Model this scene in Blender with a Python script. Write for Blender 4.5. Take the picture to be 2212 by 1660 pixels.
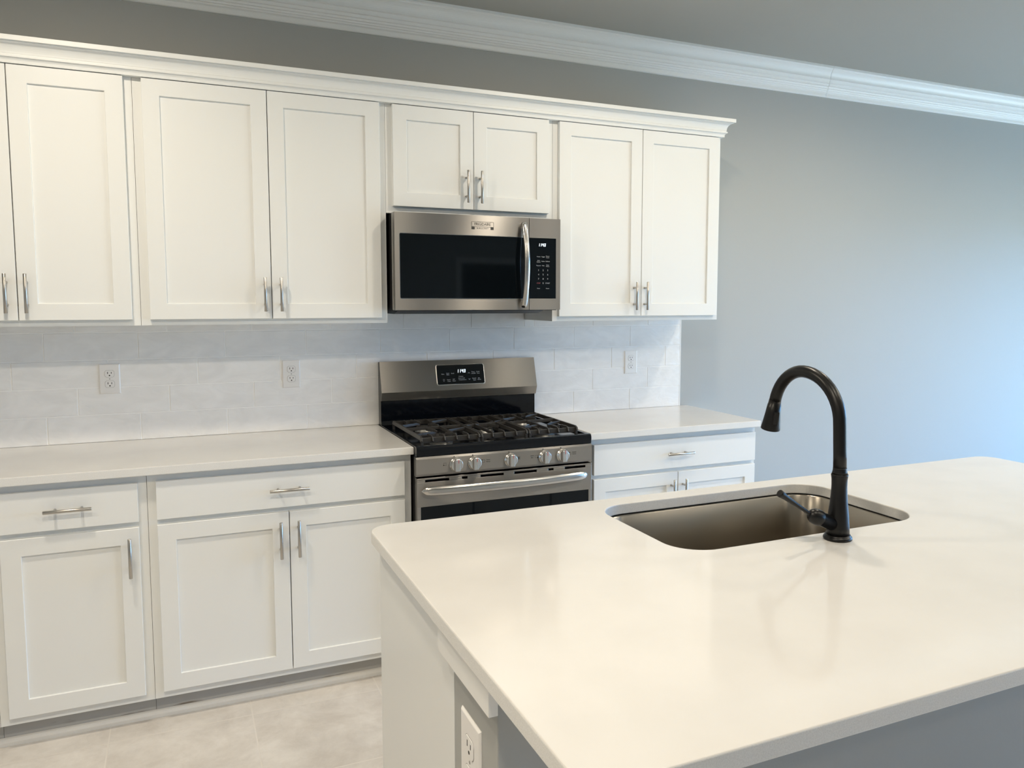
import bpy, bmesh, math, random
from mathutils import Vector, Matrix
random.seed(7)
PI = math.pi
for o in list(bpy.data.objects):
    bpy.data.objects.remove(o)
scene = bpy.context.scene
COL = scene.collection

# ------------------------------------------------------------------ camera
CAM = Vector((-0.80945, -3.58275, 1.48495))
YAW, PITCH, ROLL, FPX, PX, PY = 0.42889, -0.0878, 0.00256, 1733.60447, 73.6644, -32.4623
fw = Vector((math.sin(YAW) * math.cos(PITCH), math.cos(YAW) * math.cos(PITCH), math.sin(PITCH)))
r0 = Vector((math.cos(YAW), -math.sin(YAW), 0))
u0 = r0.cross(fw)
rr = r0 * math.cos(ROLL) + u0 * math.sin(ROLL)
uu = -r0 * math.sin(ROLL) + u0 * math.cos(ROLL)
cd = bpy.data.cameras.new('camera')
cam = bpy.data.objects.new('camera', cd)
COL.objects.link(cam)
cam.matrix_world = Matrix(((rr.x, uu.x, -fw.x, CAM.x), (rr.y, uu.y, -fw.y, CAM.y), (rr.z, uu.z, -fw.z, CAM.z), (0, 0, 0, 1)))
cd.sensor_fit = 'HORIZONTAL'
cd.sensor_width = 36.0
cd.lens = FPX * 36.0 / 2212.0
cd.shift_x = -PX / 2212.0
cd.shift_y = PY / 2212.0
cd.clip_start = 0.02
scene.camera = cam

# ------------------------------------------------------------------ light and exposure
vs = scene.view_settings
vs.view_transform = 'Standard'
vs.look = 'None'
vs.gamma = 1.0
vs.use_curve_mapping = False
vs.exposure = 0.07
scene.cycles.use_denoising = True
scene.cycles.max_bounces = 10
scene.cycles.diffuse_bounces = 6
scene.cycles.caustics_reflective = False
scene.cycles.caustics_refractive = False
scene.cycles.sample_clamp_indirect = 6.0

SKY = (0.225, 0.535, 1.0)                   # overcast blue sky outside the glazed openings
SKY_STRENGTH = 18.5
GROUND = (0.71, 0.93, 1.0)
GROUND_STRENGTH = 6.5
LAMP_COL = (1.0, 0.883, 0.714)
# recessed ceiling lamps and added fills (x, y, watts, beam spread in degrees): a row over the aisle, a row over the seating side,
# added fill: leftmost of that row, the cluster on the right, two further back
LAMPS_AND_FILLS = [(-1.20, -1.30, 19.5, 178), (0.86, -1.27, 13.5, 178), (2.30, -1.25, 14.0, 178),
         (-2.10, -2.9, 16.0, 170), (-0.85, -2.9, 19.0, 170), (0.66, -3.0, 10.0, 170), (1.95, -3.1, 8.0, 170),  # first entry is fill added to brighten the left tiles
         (3.0, -2.3, 16.0, 170), (4.1, -2.3, 18.0, 170), (3.6, -3.2, 18.0, 170), (-1.8, -5.0, 11.0, 170), (3.0, -5.0, 9.0, 170)]  # all fills added to balance the light, no known fixtures
CEIL = 2.755
world = bpy.data.worlds.new('sky')
scene.world = world
world.use_nodes = True
wt = world.node_tree
wn = wt.nodes['Background']
w_tc = wt.nodes.new('ShaderNodeTexCoord')
w_sp = wt.nodes.new('ShaderNodeSeparateXYZ')
w_gt = wt.nodes.new('ShaderNodeMath'); w_gt.operation = 'GREATER_THAN'; w_gt.inputs[1].default_value = 0.0
w_mx = wt.nodes.new('ShaderNodeMix'); w_mx.data_type = 'RGBA'
w_mx.inputs['A'].default_value = (*[c * GROUND_STRENGTH for c in GROUND], 1)
w_mx.inputs['B'].default_value = (*[c * SKY_STRENGTH for c in SKY], 1)
wt.links.new(w_tc.outputs['Generated'], w_sp.inputs[0])
wt.links.new(w_sp.outputs['Z'], w_gt.inputs[0])
wt.links.new(w_gt.outputs[0], w_mx.inputs['Factor'])
wt.links.new(w_mx.outputs['Result'], wn.inputs['Color'])
wn.inputs['Strength'].default_value = 1.0
for (x, y, watts, spread) in LAMPS_AND_FILLS:
    l = bpy.data.lights.new('lamp_and_fill_light', 'AREA')
    l.shape = 'DISK'
    l.size = 0.13
    l.energy = watts
    l.color = LAMP_COL
    l.spread = math.radians(spread)
    o = bpy.data.objects.new('lamp_and_fill_light', l)
    o.location = (x, y, CEIL - 0.012)
    COL.objects.link(o)
# the glass door on the right and an added opening: guide sampling of the sky
WX, WZ0, WZ1 = 5.9, 0.06, 2.06
OPENINGS = [(-3.4, -0.6), (-6.0, -4.7)]  # second one added to bring daylight onto the island's seating side
for (wy0, wy1) in OPENINGS:
    l = bpy.data.lights.new('window_portal', 'AREA')
    l.shape = 'RECTANGLE'
    l.size = wy1 - wy0
    l.size_y = WZ1 - WZ0
    l.cycles.is_portal = True
    o = bpy.data.objects.new('window_portal', l)
    o.location = (WX + 0.16, (wy0 + wy1) / 2, (WZ0 + WZ1) / 2)
    o.rotation_euler = Vector((-1, 0, 0)).to_track_quat('-Z', 'Z').to_euler()
    COL.objects.link(o)

# ------------------------------------------------------------------ materials
def new_mat(name, color=(0.8, 0.8, 0.8), rough=0.5, metal=0.0, spec=0.5, emit=None, estr=1.0):
    m = bpy.data.materials.new(name)
    m.use_nodes = True
    b = m.node_tree.nodes['Principled BSDF']
    b.inputs['Base Color'].default_value = (*color, 1)
    b.inputs['Roughness'].default_value = rough
    b.inputs['Metallic'].default_value = metal
    b.inputs['Specular IOR Level'].default_value = spec
    if emit:
        b.inputs['Emission Color'].default_value = (*emit, 1)
        b.inputs['Emission Strength'].default_value = estr
    return m

def nd(m, typ, **kw):
    n = m.node_tree.nodes.new(typ)
    for k, v in kw.items():
        if k in n.inputs:
            n.inputs[k].default_value = v
        else:
            setattr(n, k, v)
    return n

def lk(m, a, ao, b, bi):
    m.node_tree.links.new(a.outputs[ao], b.inputs[bi])

def bsdf(m):
    return m.node_tree.nodes['Principled BSDF']

def add_bump(m, scale=(1, 1, 1), nscale=100.0, strength=0.1, dist=0.001, detail=3.0, distortion=0.0):
    tc = nd(m, 'ShaderNodeTexCoord')
    mp = nd(m, 'ShaderNodeMapping')
    mp.inputs['Scale'].default_value = scale
    nz = nd(m, 'ShaderNodeTexNoise', Scale=nscale, Detail=detail, Distortion=distortion)
    bp = nd(m, 'ShaderNodeBump', Strength=strength, Distance=dist)
    lk(m, tc, 'Object', mp, 'Vector'); lk(m, mp, 'Vector', nz, 'Vector')
    lk(m, nz, 'Fac', bp, 'Height'); lk(m, bp, 'Normal', bsdf(m), 'Normal')
    return tc, mp, nz, bp

def add_noise_color(m, c1, c2, nscale, detail=4.0, lo=0.4, hi=0.6, scale=(1, 1, 1), distortion=0.0):
    tc = nd(m, 'ShaderNodeTexCoord')
    mp = nd(m, 'ShaderNodeMapping')
    mp.inputs['Scale'].default_value = scale
    nz = nd(m, 'ShaderNodeTexNoise', Scale=nscale, Detail=detail, Distortion=distortion)
    rp = nd(m, 'ShaderNodeValToRGB')
    rp.color_ramp.elements[0].position = lo
    rp.color_ramp.elements[1].position = hi
    rp.color_ramp.elements[0].color = (*c1, 1)
    rp.color_ramp.elements[1].color = (*c2, 1)
    lk(m, tc, 'Object', mp, 'Vector'); lk(m, mp, 'Vector', nz, 'Vector')
    lk(m, nz, 'Fac', rp, 'Fac'); lk(m, rp, 'Color', bsdf(m), 'Base Color')
    return rp

M = {}
M['cabinet'] = new_mat('white_cabinet_paint', (0.775, 0.785, 0.775), 0.38, spec=0.4)
M['trim'] = new_mat('white_trim_paint', (0.80, 0.80, 0.78), 0.35)
M['wall'] = new_mat('grey_wall_paint', (0.405, 0.41, 0.395), 0.6, spec=0.3)
add_bump(M['wall'], (1, 1, 1), 170.0, 0.18, 0.0012)
M['ceiling'] = new_mat('grey_ceiling_paint', (0.39, 0.38, 0.345), 0.8, spec=0.2)
add_bump(M['ceiling'], (1, 1, 1), 120.0, 0.2, 0.0012)
M['quartz'] = new_mat('white_quartz', (0.84, 0.82, 0.78), 0.10, spec=0.5)
add_noise_color(M['quartz'], (0.615, 0.605, 0.585), (0.64, 0.63, 0.61), 7.0, 8.0, 0.3, 0.6)
M['quartz_edge'] = new_mat('quartz_honed_edge', (0.70, 0.69, 0.66), 0.4)
add_noise_color(M['quartz_edge'], (0.68, 0.675, 0.655), (0.77, 0.765, 0.745), 500.0, 2.0, 0.35, 0.65)
M['grout'] = new_mat('white_grout', (0.90, 0.895, 0.885), 0.8)
def tile_mat():
    m = new_mat('glazed_wall_tile', (0.66, 0.65, 0.635), 0.13, spec=0.5)
    oi = nd(m, 'ShaderNodeTexCoord')
    nz = nd(m, 'ShaderNodeTexNoise', Scale=9.0, Detail=6.0, Distortion=1.2)
    mp = nd(m, 'ShaderNodeMapping'); mp.inputs['Scale'].default_value = (0.8, 1, 1.6)
    rp = nd(m, 'ShaderNodeValToRGB')
    rp.color_ramp.elements[0].position = 0.35; rp.color_ramp.elements[1].position = 0.7
    rp.color_ramp.elements[0].color = (0.82, 0.815, 0.81, 1); rp.color_ramp.elements[1].color = (0.89, 0.885, 0.88, 1)
    nb = nd(m, 'ShaderNodeTexNoise', Scale=16.0, Detail=4.0, Distortion=1.5)
    bp = nd(m, 'ShaderNodeBump', Strength=0.35, Distance=0.004)
    lk(m, oi, 'Object', mp, 'Vector'); lk(m, mp, 'Vector', nz, 'Vector'); lk(m, mp, 'Vector', nb, 'Vector')
    lk(m, nz, 'Fac', rp, 'Fac'); lk(m, rp, 'Color', bsdf(m), 'Base Color')
    lk(m, nb, 'Fac', bp, 'Height'); lk(m, bp, 'Normal', bsdf(m), 'Normal')
    return m
M['tile'] = tile_mat()
def steel(name, color, rough, aniso, brush):
    m = new_mat(name, color, rough, 1.0)
    b = bsdf(m)
    b.inputs['Anisotropic'].default_value = aniso
    cv = nd(m, 'ShaderNodeCombineXYZ'); cv.inputs[0].default_value = 0.0; cv.inputs[2].default_value = 1.0
    lk(m, cv, 0, b, 'Tangent')
    if brush:
        tc = nd(m, 'ShaderNodeTexCoord')
        mp = nd(m, 'ShaderNodeMapping'); mp.inputs['Scale'].default_value = brush
        nz = nd(m, 'ShaderNodeTexNoise', Scale=1.0, Detail=3.0)
        mr = nd(m, 'ShaderNodeMapRange')
        mr.inputs['To Min'].default_value = rough * 0.965; mr.inputs['To Max'].default_value = rough * 1.035
        lk(m, tc, 'Object', mp, 'Vector'); lk(m, mp, 'Vector', nz, 'Vector')
        lk(m, nz, 'Fac', mr, 'Value'); lk(m, mr, 'Result', b, 'Roughness')
    return m
M['steel'] = steel('brushed_stainless_steel', (0.345, 0.33, 0.31), 0.33, 0.98, (3, 40, 900))
M['steel_sink'] = steel('satin_sink_steel', (0.35, 0.32, 0.275), 0.30, 0.5, (6, 6, 500))
M['steel_polished'] = steel('polished_stainless_handle', (0.56, 0.55, 0.53), 0.22, 0.0, None)
M['nickel'] = new_mat('satin_nickel', (0.50, 0.48, 0.45), 0.30, 1.0)
M['knob'] = new_mat('satin_silver_knob', (0.66, 0.65, 0.625), 0.26, 1.0)
M['black_glass'] = new_mat('black_glass', (0.003, 0.0045, 0.006), 0.04, spec=0.28)
M['enamel'] = new_mat('black_enamel', (0.003, 0.004, 0.006), 0.10, spec=0.32)
M['black_metal'] = new_mat('black_painted_metal', (0.02, 0.02, 0.021), 0.45)
M['iron'] = new_mat('cast_iron', (0.030, 0.028, 0.026), 0.42, spec=0.5)
add_bump(M['iron'], (1, 1, 1), 700.0, 0.15, 0.0004)
M['faucet'] = new_mat('matte_black_faucet', (0.006, 0.006, 0.0065), 0.33, spec=0.3)
M['plastic'] = new_mat('white_plastic', (0.80, 0.785, 0.77), 0.30)
M['slot'] = new_mat('dark_slot', (0.01, 0.01, 0.01), 0.8)
M['groove'] = new_mat('grey_groove', (0.35, 0.34, 0.33), 0.7)
M['red'] = new_mat('red_marker', (0.55, 0.02, 0.03), 0.5)
M['ink'] = new_mat('dark_ink', (0.02, 0.02, 0.02), 0.6)
M['legend'] = new_mat('pale_legend', (0.45, 0.46, 0.47), 0.5)
M['legend_red'] = new_mat('red_legend', (0.35, 0.08, 0.08), 0.5)
M['badge'] = new_mat('etched_badge', (0.05, 0.048, 0.045), 0.6, 0.0)
M['led'] = new_mat('lit_clock_digits', (0.8, 0.9, 1.0), 0.5, emit=(0.85, 0.95, 1.0), estr=1.3)
M['alu'] = new_mat('burner_aluminium', (0.30, 0.30, 0.29), 0.4, 1.0)
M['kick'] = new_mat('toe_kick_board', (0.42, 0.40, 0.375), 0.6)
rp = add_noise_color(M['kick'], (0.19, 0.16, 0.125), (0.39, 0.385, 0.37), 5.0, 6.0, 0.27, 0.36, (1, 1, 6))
M['shoe'] = new_mat('grey_shoe_paint', (0.72, 0.70, 0.66), 0.45)
M['hall_shade'] = new_mat('unlit_hall_shade', (0.12, 0.12, 0.13), 0.8)  # darkness of the unlit hall put into its wall colour
def floor_mat():
    m = new_mat('stone_look_floor_tile', (0.5, 0.48, 0.44), 0.42, spec=0.4)
    tc = nd(m, 'ShaderNodeTexCoord')
    mp = nd(m, 'ShaderNodeMapping'); mp.inputs['Location'].default_value = (0.607 + 0.4535 * 20, 0.736 + 0.4535 * 30, 0)
    br = nd(m, 'ShaderNodeTexBrick')
    br.offset = 0.0
    br.inputs['Scale'].default_value = 1.0
    br.inputs['Brick Width'].default_value = 0.4535
    br.inputs['Row Height'].default_value = 0.4535
    br.inputs['Mortar Size'].default_value = 0.0028
    br.inputs['Mortar Smooth'].default_value = 0.2
    br.inputs['Color1'].default_value = (0.92, 0.92, 0.92, 1)
    br.inputs['Color2'].default_value = (1, 1, 1, 1)
    br.inputs['Mortar'].default_value = (1.0, 1.0, 1.0, 1)
    n1 = nd(m, 'ShaderNodeTexNoise', Scale=6.5, Detail=10.0, Distortion=0.25, Roughness=0.7)
    rp = nd(m, 'ShaderNodeValToRGB')
    rp.color_ramp.elements[0].position = 0.34; rp.color_ramp.elements[1].position = 0.66
    rp.color_ramp.elements[0].color = (0.56, 0.52, 0.475, 1); rp.color_ramp.elements[1].color = (0.73, 0.695, 0.65, 1)
    mx = nd(m, 'ShaderNodeMix', data_type='RGBA', blend_type='MULTIPLY')
    mx.inputs['Factor'].default_value = 1.0
    mg = nd(m, 'ShaderNodeMix', data_type='RGBA')
    bp = nd(m, 'ShaderNodeBump', Strength=0.4, Distance=0.002, invert=True)
    lk(m, tc, 'Object', mp, 'Vector'); lk(m, mp, 'Vector', br, 'Vector'); lk(m, tc, 'Object', n1, 'Vector')
    lk(m, n1, 'Fac', rp, 'Fac')
    lk(m, rp, 'Color', mx, 'A'); lk(m, br, 'Color', mx, 'B')
    lk(m, br, 'Fac', mg, 'Factor'); lk(m, mx, 'Result', mg, 'A')
    mg.inputs['B'].default_value = (0.66, 0.62, 0.57, 1)
    lk(m, mg, 'Result', bsdf(m), 'Base Color')
    lk(m, br, 'Fac', bp, 'Height'); lk(m, bp, 'Normal', bsdf(m), 'Normal')
    return m
M['floor'] = floor_mat()
def pane_mat():
    m = bpy.data.materials.new('clear_window_glass')
    m.use_nodes = True
    nt = m.node_tree
    nt.nodes.remove(bsdf(m))
    t = nt.nodes.new('ShaderNodeBsdfTransparent')
    g = nt.nodes.new('ShaderNodeBsdfGlossy'); g.inputs['Roughness'].default_value = 0.02
    mx = nt.nodes.new('ShaderNodeMixShader'); mx.inputs[0].default_value = 0.06
    nt.links.new(t.outputs[0], mx.inputs[1]); nt.links.new(g.outputs[0], mx.inputs[2])
    nt.links.new(mx.outputs[0], nt.nodes['Material Output'].inputs[0])
    return m
M['pane'] = pane_mat()

# ------------------------------------------------------------------ mesh helpers
class MB:
    """collects shapes (world coordinates) into one mesh"""
    def __init__(s):
        s.v = []; s.f = []; s.sm = []; s.mi = []
    def add(s, vs_, fs, smooth=False, mi=0):
        b = len(s.v)
        s.v += [Vector(p) for p in vs_]
        for f in fs:
            s.f.append([b + i for i in f]); s.sm.append(smooth); s.mi.append(mi)
        return s
    def box(s, x0, x1, y0, y1, z0, z1, mi=0):
        x0, x1 = min(x0, x1), max(x0, x1); y0, y1 = min(y0, y1), max(y0, y1); z0, z1 = min(z0, z1), max(z0, z1)
        return s.add([(x0, y0, z0), (x1, y0, z0), (x1, y1, z0), (x0, y1, z0), (x0, y0, z1), (x1, y0, z1), (x1, y1, z1), (x0, y1, z1)],
                     [(0, 3, 2, 1), (4, 5, 6, 7), (0, 1, 5, 4), (1, 2, 6, 5), (2, 3, 7, 6), (3, 0, 4, 7)], mi=mi)
    def obox(s, org, u, v, n, u0, u1, v0, v1, n0, n1, mi=0):
        """box in a local frame"""
        P = lambda a, b, c: org + u * a + v * b + n * c
        return s.add([P(u0, v0, n0), P(u1, v0, n0), P(u1, v1, n0), P(u0, v1, n0), P(u0, v0, n1), P(u1, v0, n1), P(u1, v1, n1), P(u0, v1, n1)],
                     [(0, 3, 2, 1), (4, 5, 6, 7), (0, 1, 5, 4), (1, 2, 6, 5), (2, 3, 7, 6), (3, 0, 4, 7)], mi=mi)
    def loft(s, rings, cap0=True, cap1=True, smooth=True, closed=True, mi=0):
        n = len(rings[0]); b = len(s.v)
        for r in rings:
            s.v += [Vector(p) for p in r]
        for i in range(len(rings) - 1):
            for j in range(n if closed else n - 1):
                k = (j + 1) % n
                s.f.append([b + i * n + j, b + i * n + k, b + (i + 1) * n + k, b + (i + 1) * n + j]); s.sm.append(smooth); s.mi.append(mi)
        if cap0:
            s.f.append([b + j for j in range(n - 1, -1, -1)]); s.sm.append(False); s.mi.append(mi)
        if cap1:
            s.f.append([b + (len(rings) - 1) * n + j for j in range(n)]); s.sm.append(False); s.mi.append(mi)
        return s
    def lathe(s, org, axis, prof, seg=32, smooth=True, mi=0, caps=True):
        """prof: list of (distance along axis, radius)"""
        axis = Vector(axis).normalized(); org = Vector(org)
        a = axis.orthogonal().normalized(); b = axis.cross(a)
        rings = [[org + axis * h + (a * math.cos(2 * PI * k / seg) + b * math.sin(2 * PI * k / seg)) * r for k in range(seg)] for h, r in prof]
        return s.loft(rings, caps, caps, smooth, mi=mi)
    def cyl(s, p, q, r, seg=20, mi=0):
        p = Vector(p); q = Vector(q)
        L = (q - p).length
        c = min(r * 0.15, L * 0.1)
        return s.lathe(p, q - p, [(0, r - c), (c, r), (L - c, r), (L, r - c)], seg, mi=mi)
    def tube(s, pts, radii, seg=24, mi=0, sx=1.0, up=None, caps=True):
        pts = [Vector(p) for p in pts]
        if not hasattr(radii, '__len__'):
            radii = [radii] * len(pts)
        rings = []; a = None
        for i, p in enumerate(pts):
            t = (pts[min(i + 1, len(pts) - 1)] - pts[max(i - 1, 0)]).normalized()
            if up is not None:
                a = (Vector(up) - t * Vector(up).dot(t)).normalized()
            else:
                a = t.orthogonal().normalized() if a is None else (a - t * a.dot(t)).normalized()
            b = t.cross(a)
            rr_ = radii[i]
            ra, rb = (rr_ if isinstance(rr_, tuple) else (rr_, rr_ * sx))
            rings.append([p + a * (ra * math.cos(2 * PI * k / seg)) + b * (rb * math.sin(2 * PI * k / seg)) for k in range(seg)])
        return s.loft(rings, caps, caps, True, mi=mi)
    def prism(s, poly, axis, a0, a1, mi=0, smooth=False):
        """poly: list of (p,q) in the two other axes (x: yz, y: xz, z: xy)"""
        def P(p, q, a):
            return (a, p, q) if axis == 'x' else ((p, a, q) if axis == 'y' else (p, q, a))
        n = len(poly); b = len(s.v)
        s.v += [Vector(P(p, q, a0)) for p, q in poly] + [Vector(P(p, q, a1)) for p, q in poly]
        for j in range(n):
            k = (j + 1) % n
            s.f.append([b + j, b + k, b + n + k, b + n + j]); s.sm.append(smooth); s.mi.append(mi)
        s.f.append([b + j for j in range(n - 1, -1, -1)]); s.sm.append(False); s.mi.append(mi)
        s.f.append([b + n + j for j in range(n)]); s.sm.append(False); s.mi.append(mi)
        return s

WORLD = {}
def obj(name, mb, mat, parent=None, bevel=0.0, segs=2):
    lo = Vector((min(v.x for v in mb.v), min(v.y for v in mb.v), min(v.z for v in mb.v)))
    hi = Vector((max(v.x for v in mb.v), max(v.y for v in mb.v), max(v.z for v in mb.v)))
    w = (lo + hi) / 2
    if parent is None:
        w.z = lo.z
    me = bpy.data.meshes.new(name)
    me.from_pydata([v - w for v in mb.v], [], mb.f)
    me.polygons.foreach_set('use_smooth', mb.sm)
    for m in (mat if isinstance(mat, (list, tuple)) else [mat]):
        me.materials.append(m)
    me.polygons.foreach_set('material_index', mb.mi)
    bm = bmesh.new(); bm.from_mesh(me)
    bmesh.ops.recalc_face_normals(bm, faces=bm.faces)
    bm.to_mesh(me); bm.free()
    me.update()
    o = bpy.data.objects.new(name, me)
    COL.objects.link(o)
    WORLD[o] = w
    if parent is not None:
        o.parent = parent
        o.location = w - WORLD[parent]
    else:
        o.location = w
    if bevel > 0:
        b = o.modifiers.new('bevel', 'BEVEL')
        b.width = bevel; b.segments = segs; b.limit_method = 'ANGLE'; b.angle_limit = math.radians(40)
    return o

def thing(name, loc, label, cat, group=None):
    o = bpy.data.objects.new(name, None)
    o.empty_display_size = 0.05
    COL.objects.link(o)
    o.location = loc
    WORLD[o] = Vector(loc)
    o['label'] = label; o['category'] = cat
    if group:
        o['group'] = group
    return o

def tag(o, label, cat, group=None):
    o['label'] = label; o['category'] = cat
    if group:
        o['group'] = group
    return o

def struct(name, mb, mat, bevel=0.0):
    o = obj(name, mb, mat, None, bevel)
    o['kind'] = 'structure'
    return o

def rrect(x0, x1, y0, y1, r, n=8):
    pts = []
    for cx, cy, a0 in ((x1 - r, y1 - r, 0), (x0 + r, y1 - r, PI / 2), (x0 + r, y0 + r, PI), (x1 - r, y0 + r, 1.5 * PI)):
        for k in range(n + 1):
            a = a0 + PI / 2 * k / n
            pts.append((cx + r * math.cos(a), cy + r * math.sin(a)))
    return pts

def text_into(mb, body, size, org, u, v, n, align='CENTER', depth=0.0002, lift=0.0003, mi=0, xs=1.0):
    cu = bpy.data.curves.new('lettering', 'FONT')
    cu.body = body; cu.size = size; cu.align_x = align; cu.align_y = 'CENTER'
    cu.extrude = depth; cu.resolution_u = 2
    to = bpy.data.objects.new('lettering', cu)
    COL.objects.link(to)
    dg = bpy.context.evaluated_depsgraph_get()
    me = bpy.data.meshes.new_from_object(to.evaluated_get(dg))
    b = len(mb.v)
    for p in me.vertices:
        mb.v.append(org + u * (p.co.x * xs) + v * p.co.y + n * (p.co.z + lift + depth))
    for pl in me.polygons:
        mb.f.append([b + i for i in pl.vertices]); mb.sm.append(False); mb.mi.append(mi)
    bpy.data.objects.remove(to); bpy.data.curves.remove(cu); bpy.data.meshes.remove(me)

SEG = {'0': 'abcdef', '1': 'bc', '2': 'abged', '3': 'abgcd', '4': 'fgbc', '8': 'abcdefg'}
def seven(mb, digits, org, u, v, n, h, w, gap, slant=0.12):
    t = h * 0.15
    x = 0
    for d in digits:
        if d == ' ':
            x += gap * 0.9; continue
        def seg(a, b_, c, d_):
            P = lambda p, q: org + u * (x + p + slant * q) + v * q
            mb.add([P(a, b_) + n * 0.0004, P(c, b_) + n * 0.0004, P(c, d_) + n * 0.0004, P(a, d_) + n * 0.0004,
                    P(a, b_) + n * 0.0001, P(c, b_) + n * 0.0001, P(c, d_) + n * 0.0001, P(a, d_) + n * 0.0001],
                   [(0, 1, 2, 3), (7, 6, 5, 4), (0, 4, 5, 1), (1, 5, 6, 2), (2, 6, 7, 3), (3, 7, 4, 0)])
        S = {'a': (0, h - t, w, h), 'd': (0, 0, w, t), 'g': (0, h / 2 - t / 2, w, h / 2 + t / 2), 'f': (0, h / 2, t, h), 'b': (w - t, h / 2, w, h),
             'e': (0, 0, t, h / 2), 'c': (w - t, 0, w, h / 2)}
        for c in SEG[d]:
            seg(*S[c])
        x += w + gap

X, Y, Z = Vector((1, 0, 0)), Vector((0, 1, 0)), Vector((0, 0, 1))
RX0, RX1, RY0 = -3.2, WX, -8.0       # room

# ------------------------------------------------------------------ the room
struct('floor', MB().box(RX0, RX1, RY0, 0.01, -0.1, 0), M['floor'])
struct('ceiling', MB().box(RX0, RX1, RY0, 0.01, CEIL, CEIL + 0.1), M['ceiling'])
struct('wall_back', MB().box(RX0, RX1, 0.01, 0.13, 0, CEIL), M['wall'])
struct('wall_left', MB().box(RX0 - 0.12, RX0, RY0, 0.01, 0, CEIL), M['wall'])
w = MB()
ys_ = [0.01] + [v for a, b in OPENINGS for v in (b, a)] + [RY0]
for i in range(0, len(ys_), 2):
    w.box(WX, WX + 0.14, ys_[i + 1], ys_[i], 0, CEIL)
for a, b in OPENINGS:
    w.box(WX, WX + 0.14, a, b, WZ1, CEIL).box(WX, WX + 0.14, a, b, 0, WZ0)
struct('wall_right', w, M['wall'])
DX0, DX1, DZ = 2.81, 3.72, 1.975     # doorway behind the camera
w = MB()
w.box(RX0, DX0, RY0 - 0.12, RY0, 0, CEIL).box(DX1, RX1, RY0 - 0.12, RY0, 0, CEIL).box(DX0, DX1, RY0 - 0.12, RY0, DZ, CEIL)
struct('wall_front', w, M['wall'])
w = MB()
w.box(DX0 - 0.08, DX0, RY0, RY0 + 0.02, 0, DZ + 0.08).box(DX1, DX1 + 0.08, RY0, RY0 + 0.02, 0, DZ + 0.08).box(DX0, DX1, RY0, RY0 + 0.02, DZ, DZ + 0.08)
struct('door_1', w, M['trim'], 0.004)
w = MB()
w.box(DX0 - 0.3, DX1 + 0.6, RY0 - 1.9, RY0 - 1.8, 0, CEIL)
w.box(DX0 - 0.4, DX0 - 0.3, RY0 - 1.9, RY0 - 0.12, 0, CEIL).box(DX1 + 0.6, DX1 + 0.7, RY0 - 1.9, RY0 - 0.12, 0, CEIL)
w.box(DX0 - 0.4, DX1 + 0.7, RY0 - 1.9, RY0 - 0.12, -0.1, 0).box(DX0 - 0.4, DX1 + 0.7, RY0 - 1.9, RY0 - 0.12, CEIL, CEIL + 0.1)
struct('wall_hall', w, M['hall_shade'])
# right wall glazing: the glass door, and one added for daylight on the island
for i, (wy0, wy1) in enumerate(OPENINGS):
    w = MB()
    ym = (wy0 + wy1) / 2
    fwid = 0.06
    w.box(WX + 0.03, WX + 0.10, wy0, wy0 + fwid, WZ0, WZ1).box(WX + 0.03, WX + 0.10, wy1 - fwid, wy1, WZ0, WZ1)
    w.box(WX + 0.03, WX + 0.10, wy0 + fwid, wy1 - fwid, WZ1 - fwid, WZ1).box(WX + 0.03, WX + 0.10, wy0 + fwid, wy1 - fwid, WZ0, WZ0 + fwid)
    w.box(WX + 0.03, WX + 0.10, ym - 0.04, ym + 0.04, WZ0 + fwid, WZ1 - fwid)
    win = struct('window_%d' % (i + 1), w, M['trim'], 0.004)
    for a, b in ((wy0 + fwid, ym - 0.04), (ym + 0.04, wy1 - fwid)):
        obj('pane', MB().box(WX + 0.06, WX + 0.066, a, b, WZ0 + fwid, WZ1 - fwid), M['pane'], win)

# ceiling crown moulding on the photographed wall, in two lengths with a scarf joint
def crown_prof():
    P = [(0.140, 0.000), (0.140, 0.012), (0.134, 0.013), (0.128, 0.0135)]
    for k in range(9):                                    # cove
        a = PI / 2 * k / 8
        P.append((0.126 - 0.038 * math.sin(a), 0.016 + 0.036 * (1 - math.cos(a))))
    P += [(0.0885, 0.0565), (0.0800, 0.0575), (0.0775, 0.0575)]
    P += [(0.0745, 0.0680), (0.0735, 0.0735), (0.0660, 0.0745), (0.0630, 0.0745)]
    P += [(0.0610, 0.0820), (0.0605, 0.0865), (0.0530, 0.0875), (0.0505, 0.0930), (0.0500, 0.0955), (0.0430, 0.0965), (0.0405, 0.1010), (0.0400, 0.1030),
          (0.0330, 0.1040), (0.0305, 0.1080), (0.0300, 0.1095), (0.0210, 0.1105), (0.0165, 0.1125), (0.0150, 0.1275), (0.0110, 0.1310), (0.0, 0.1310)]
    return P
CP = crown_prof()
def crown_run(name, xa, xb):
    """xa(d), xb(d): end positions as a function of the distance from the wall"""
    m = MB()
    A = [Vector((xa(d), 0.01 - d, CEIL - h)) for d, h in CP] + [Vector((xa(0), 0.01, CEIL))]
    B = [Vector((xb(d), 0.01 - d, CEIL - h)) for d, h in CP] + [Vector((xb(0), 0.01, CEIL))]
    m.loft([A, B], True, True, False)
    return struct(name, m, M['trim'])
sc_ = lambda d: 2.571 - d / 0.14 * 0.075
crown_run('trim_1', lambda d: RX0, lambda d: sc_(d) - 0.0008)
crown_run('trim_2', lambda d: sc_(d) + 0.0008, lambda d: RX1)

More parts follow.
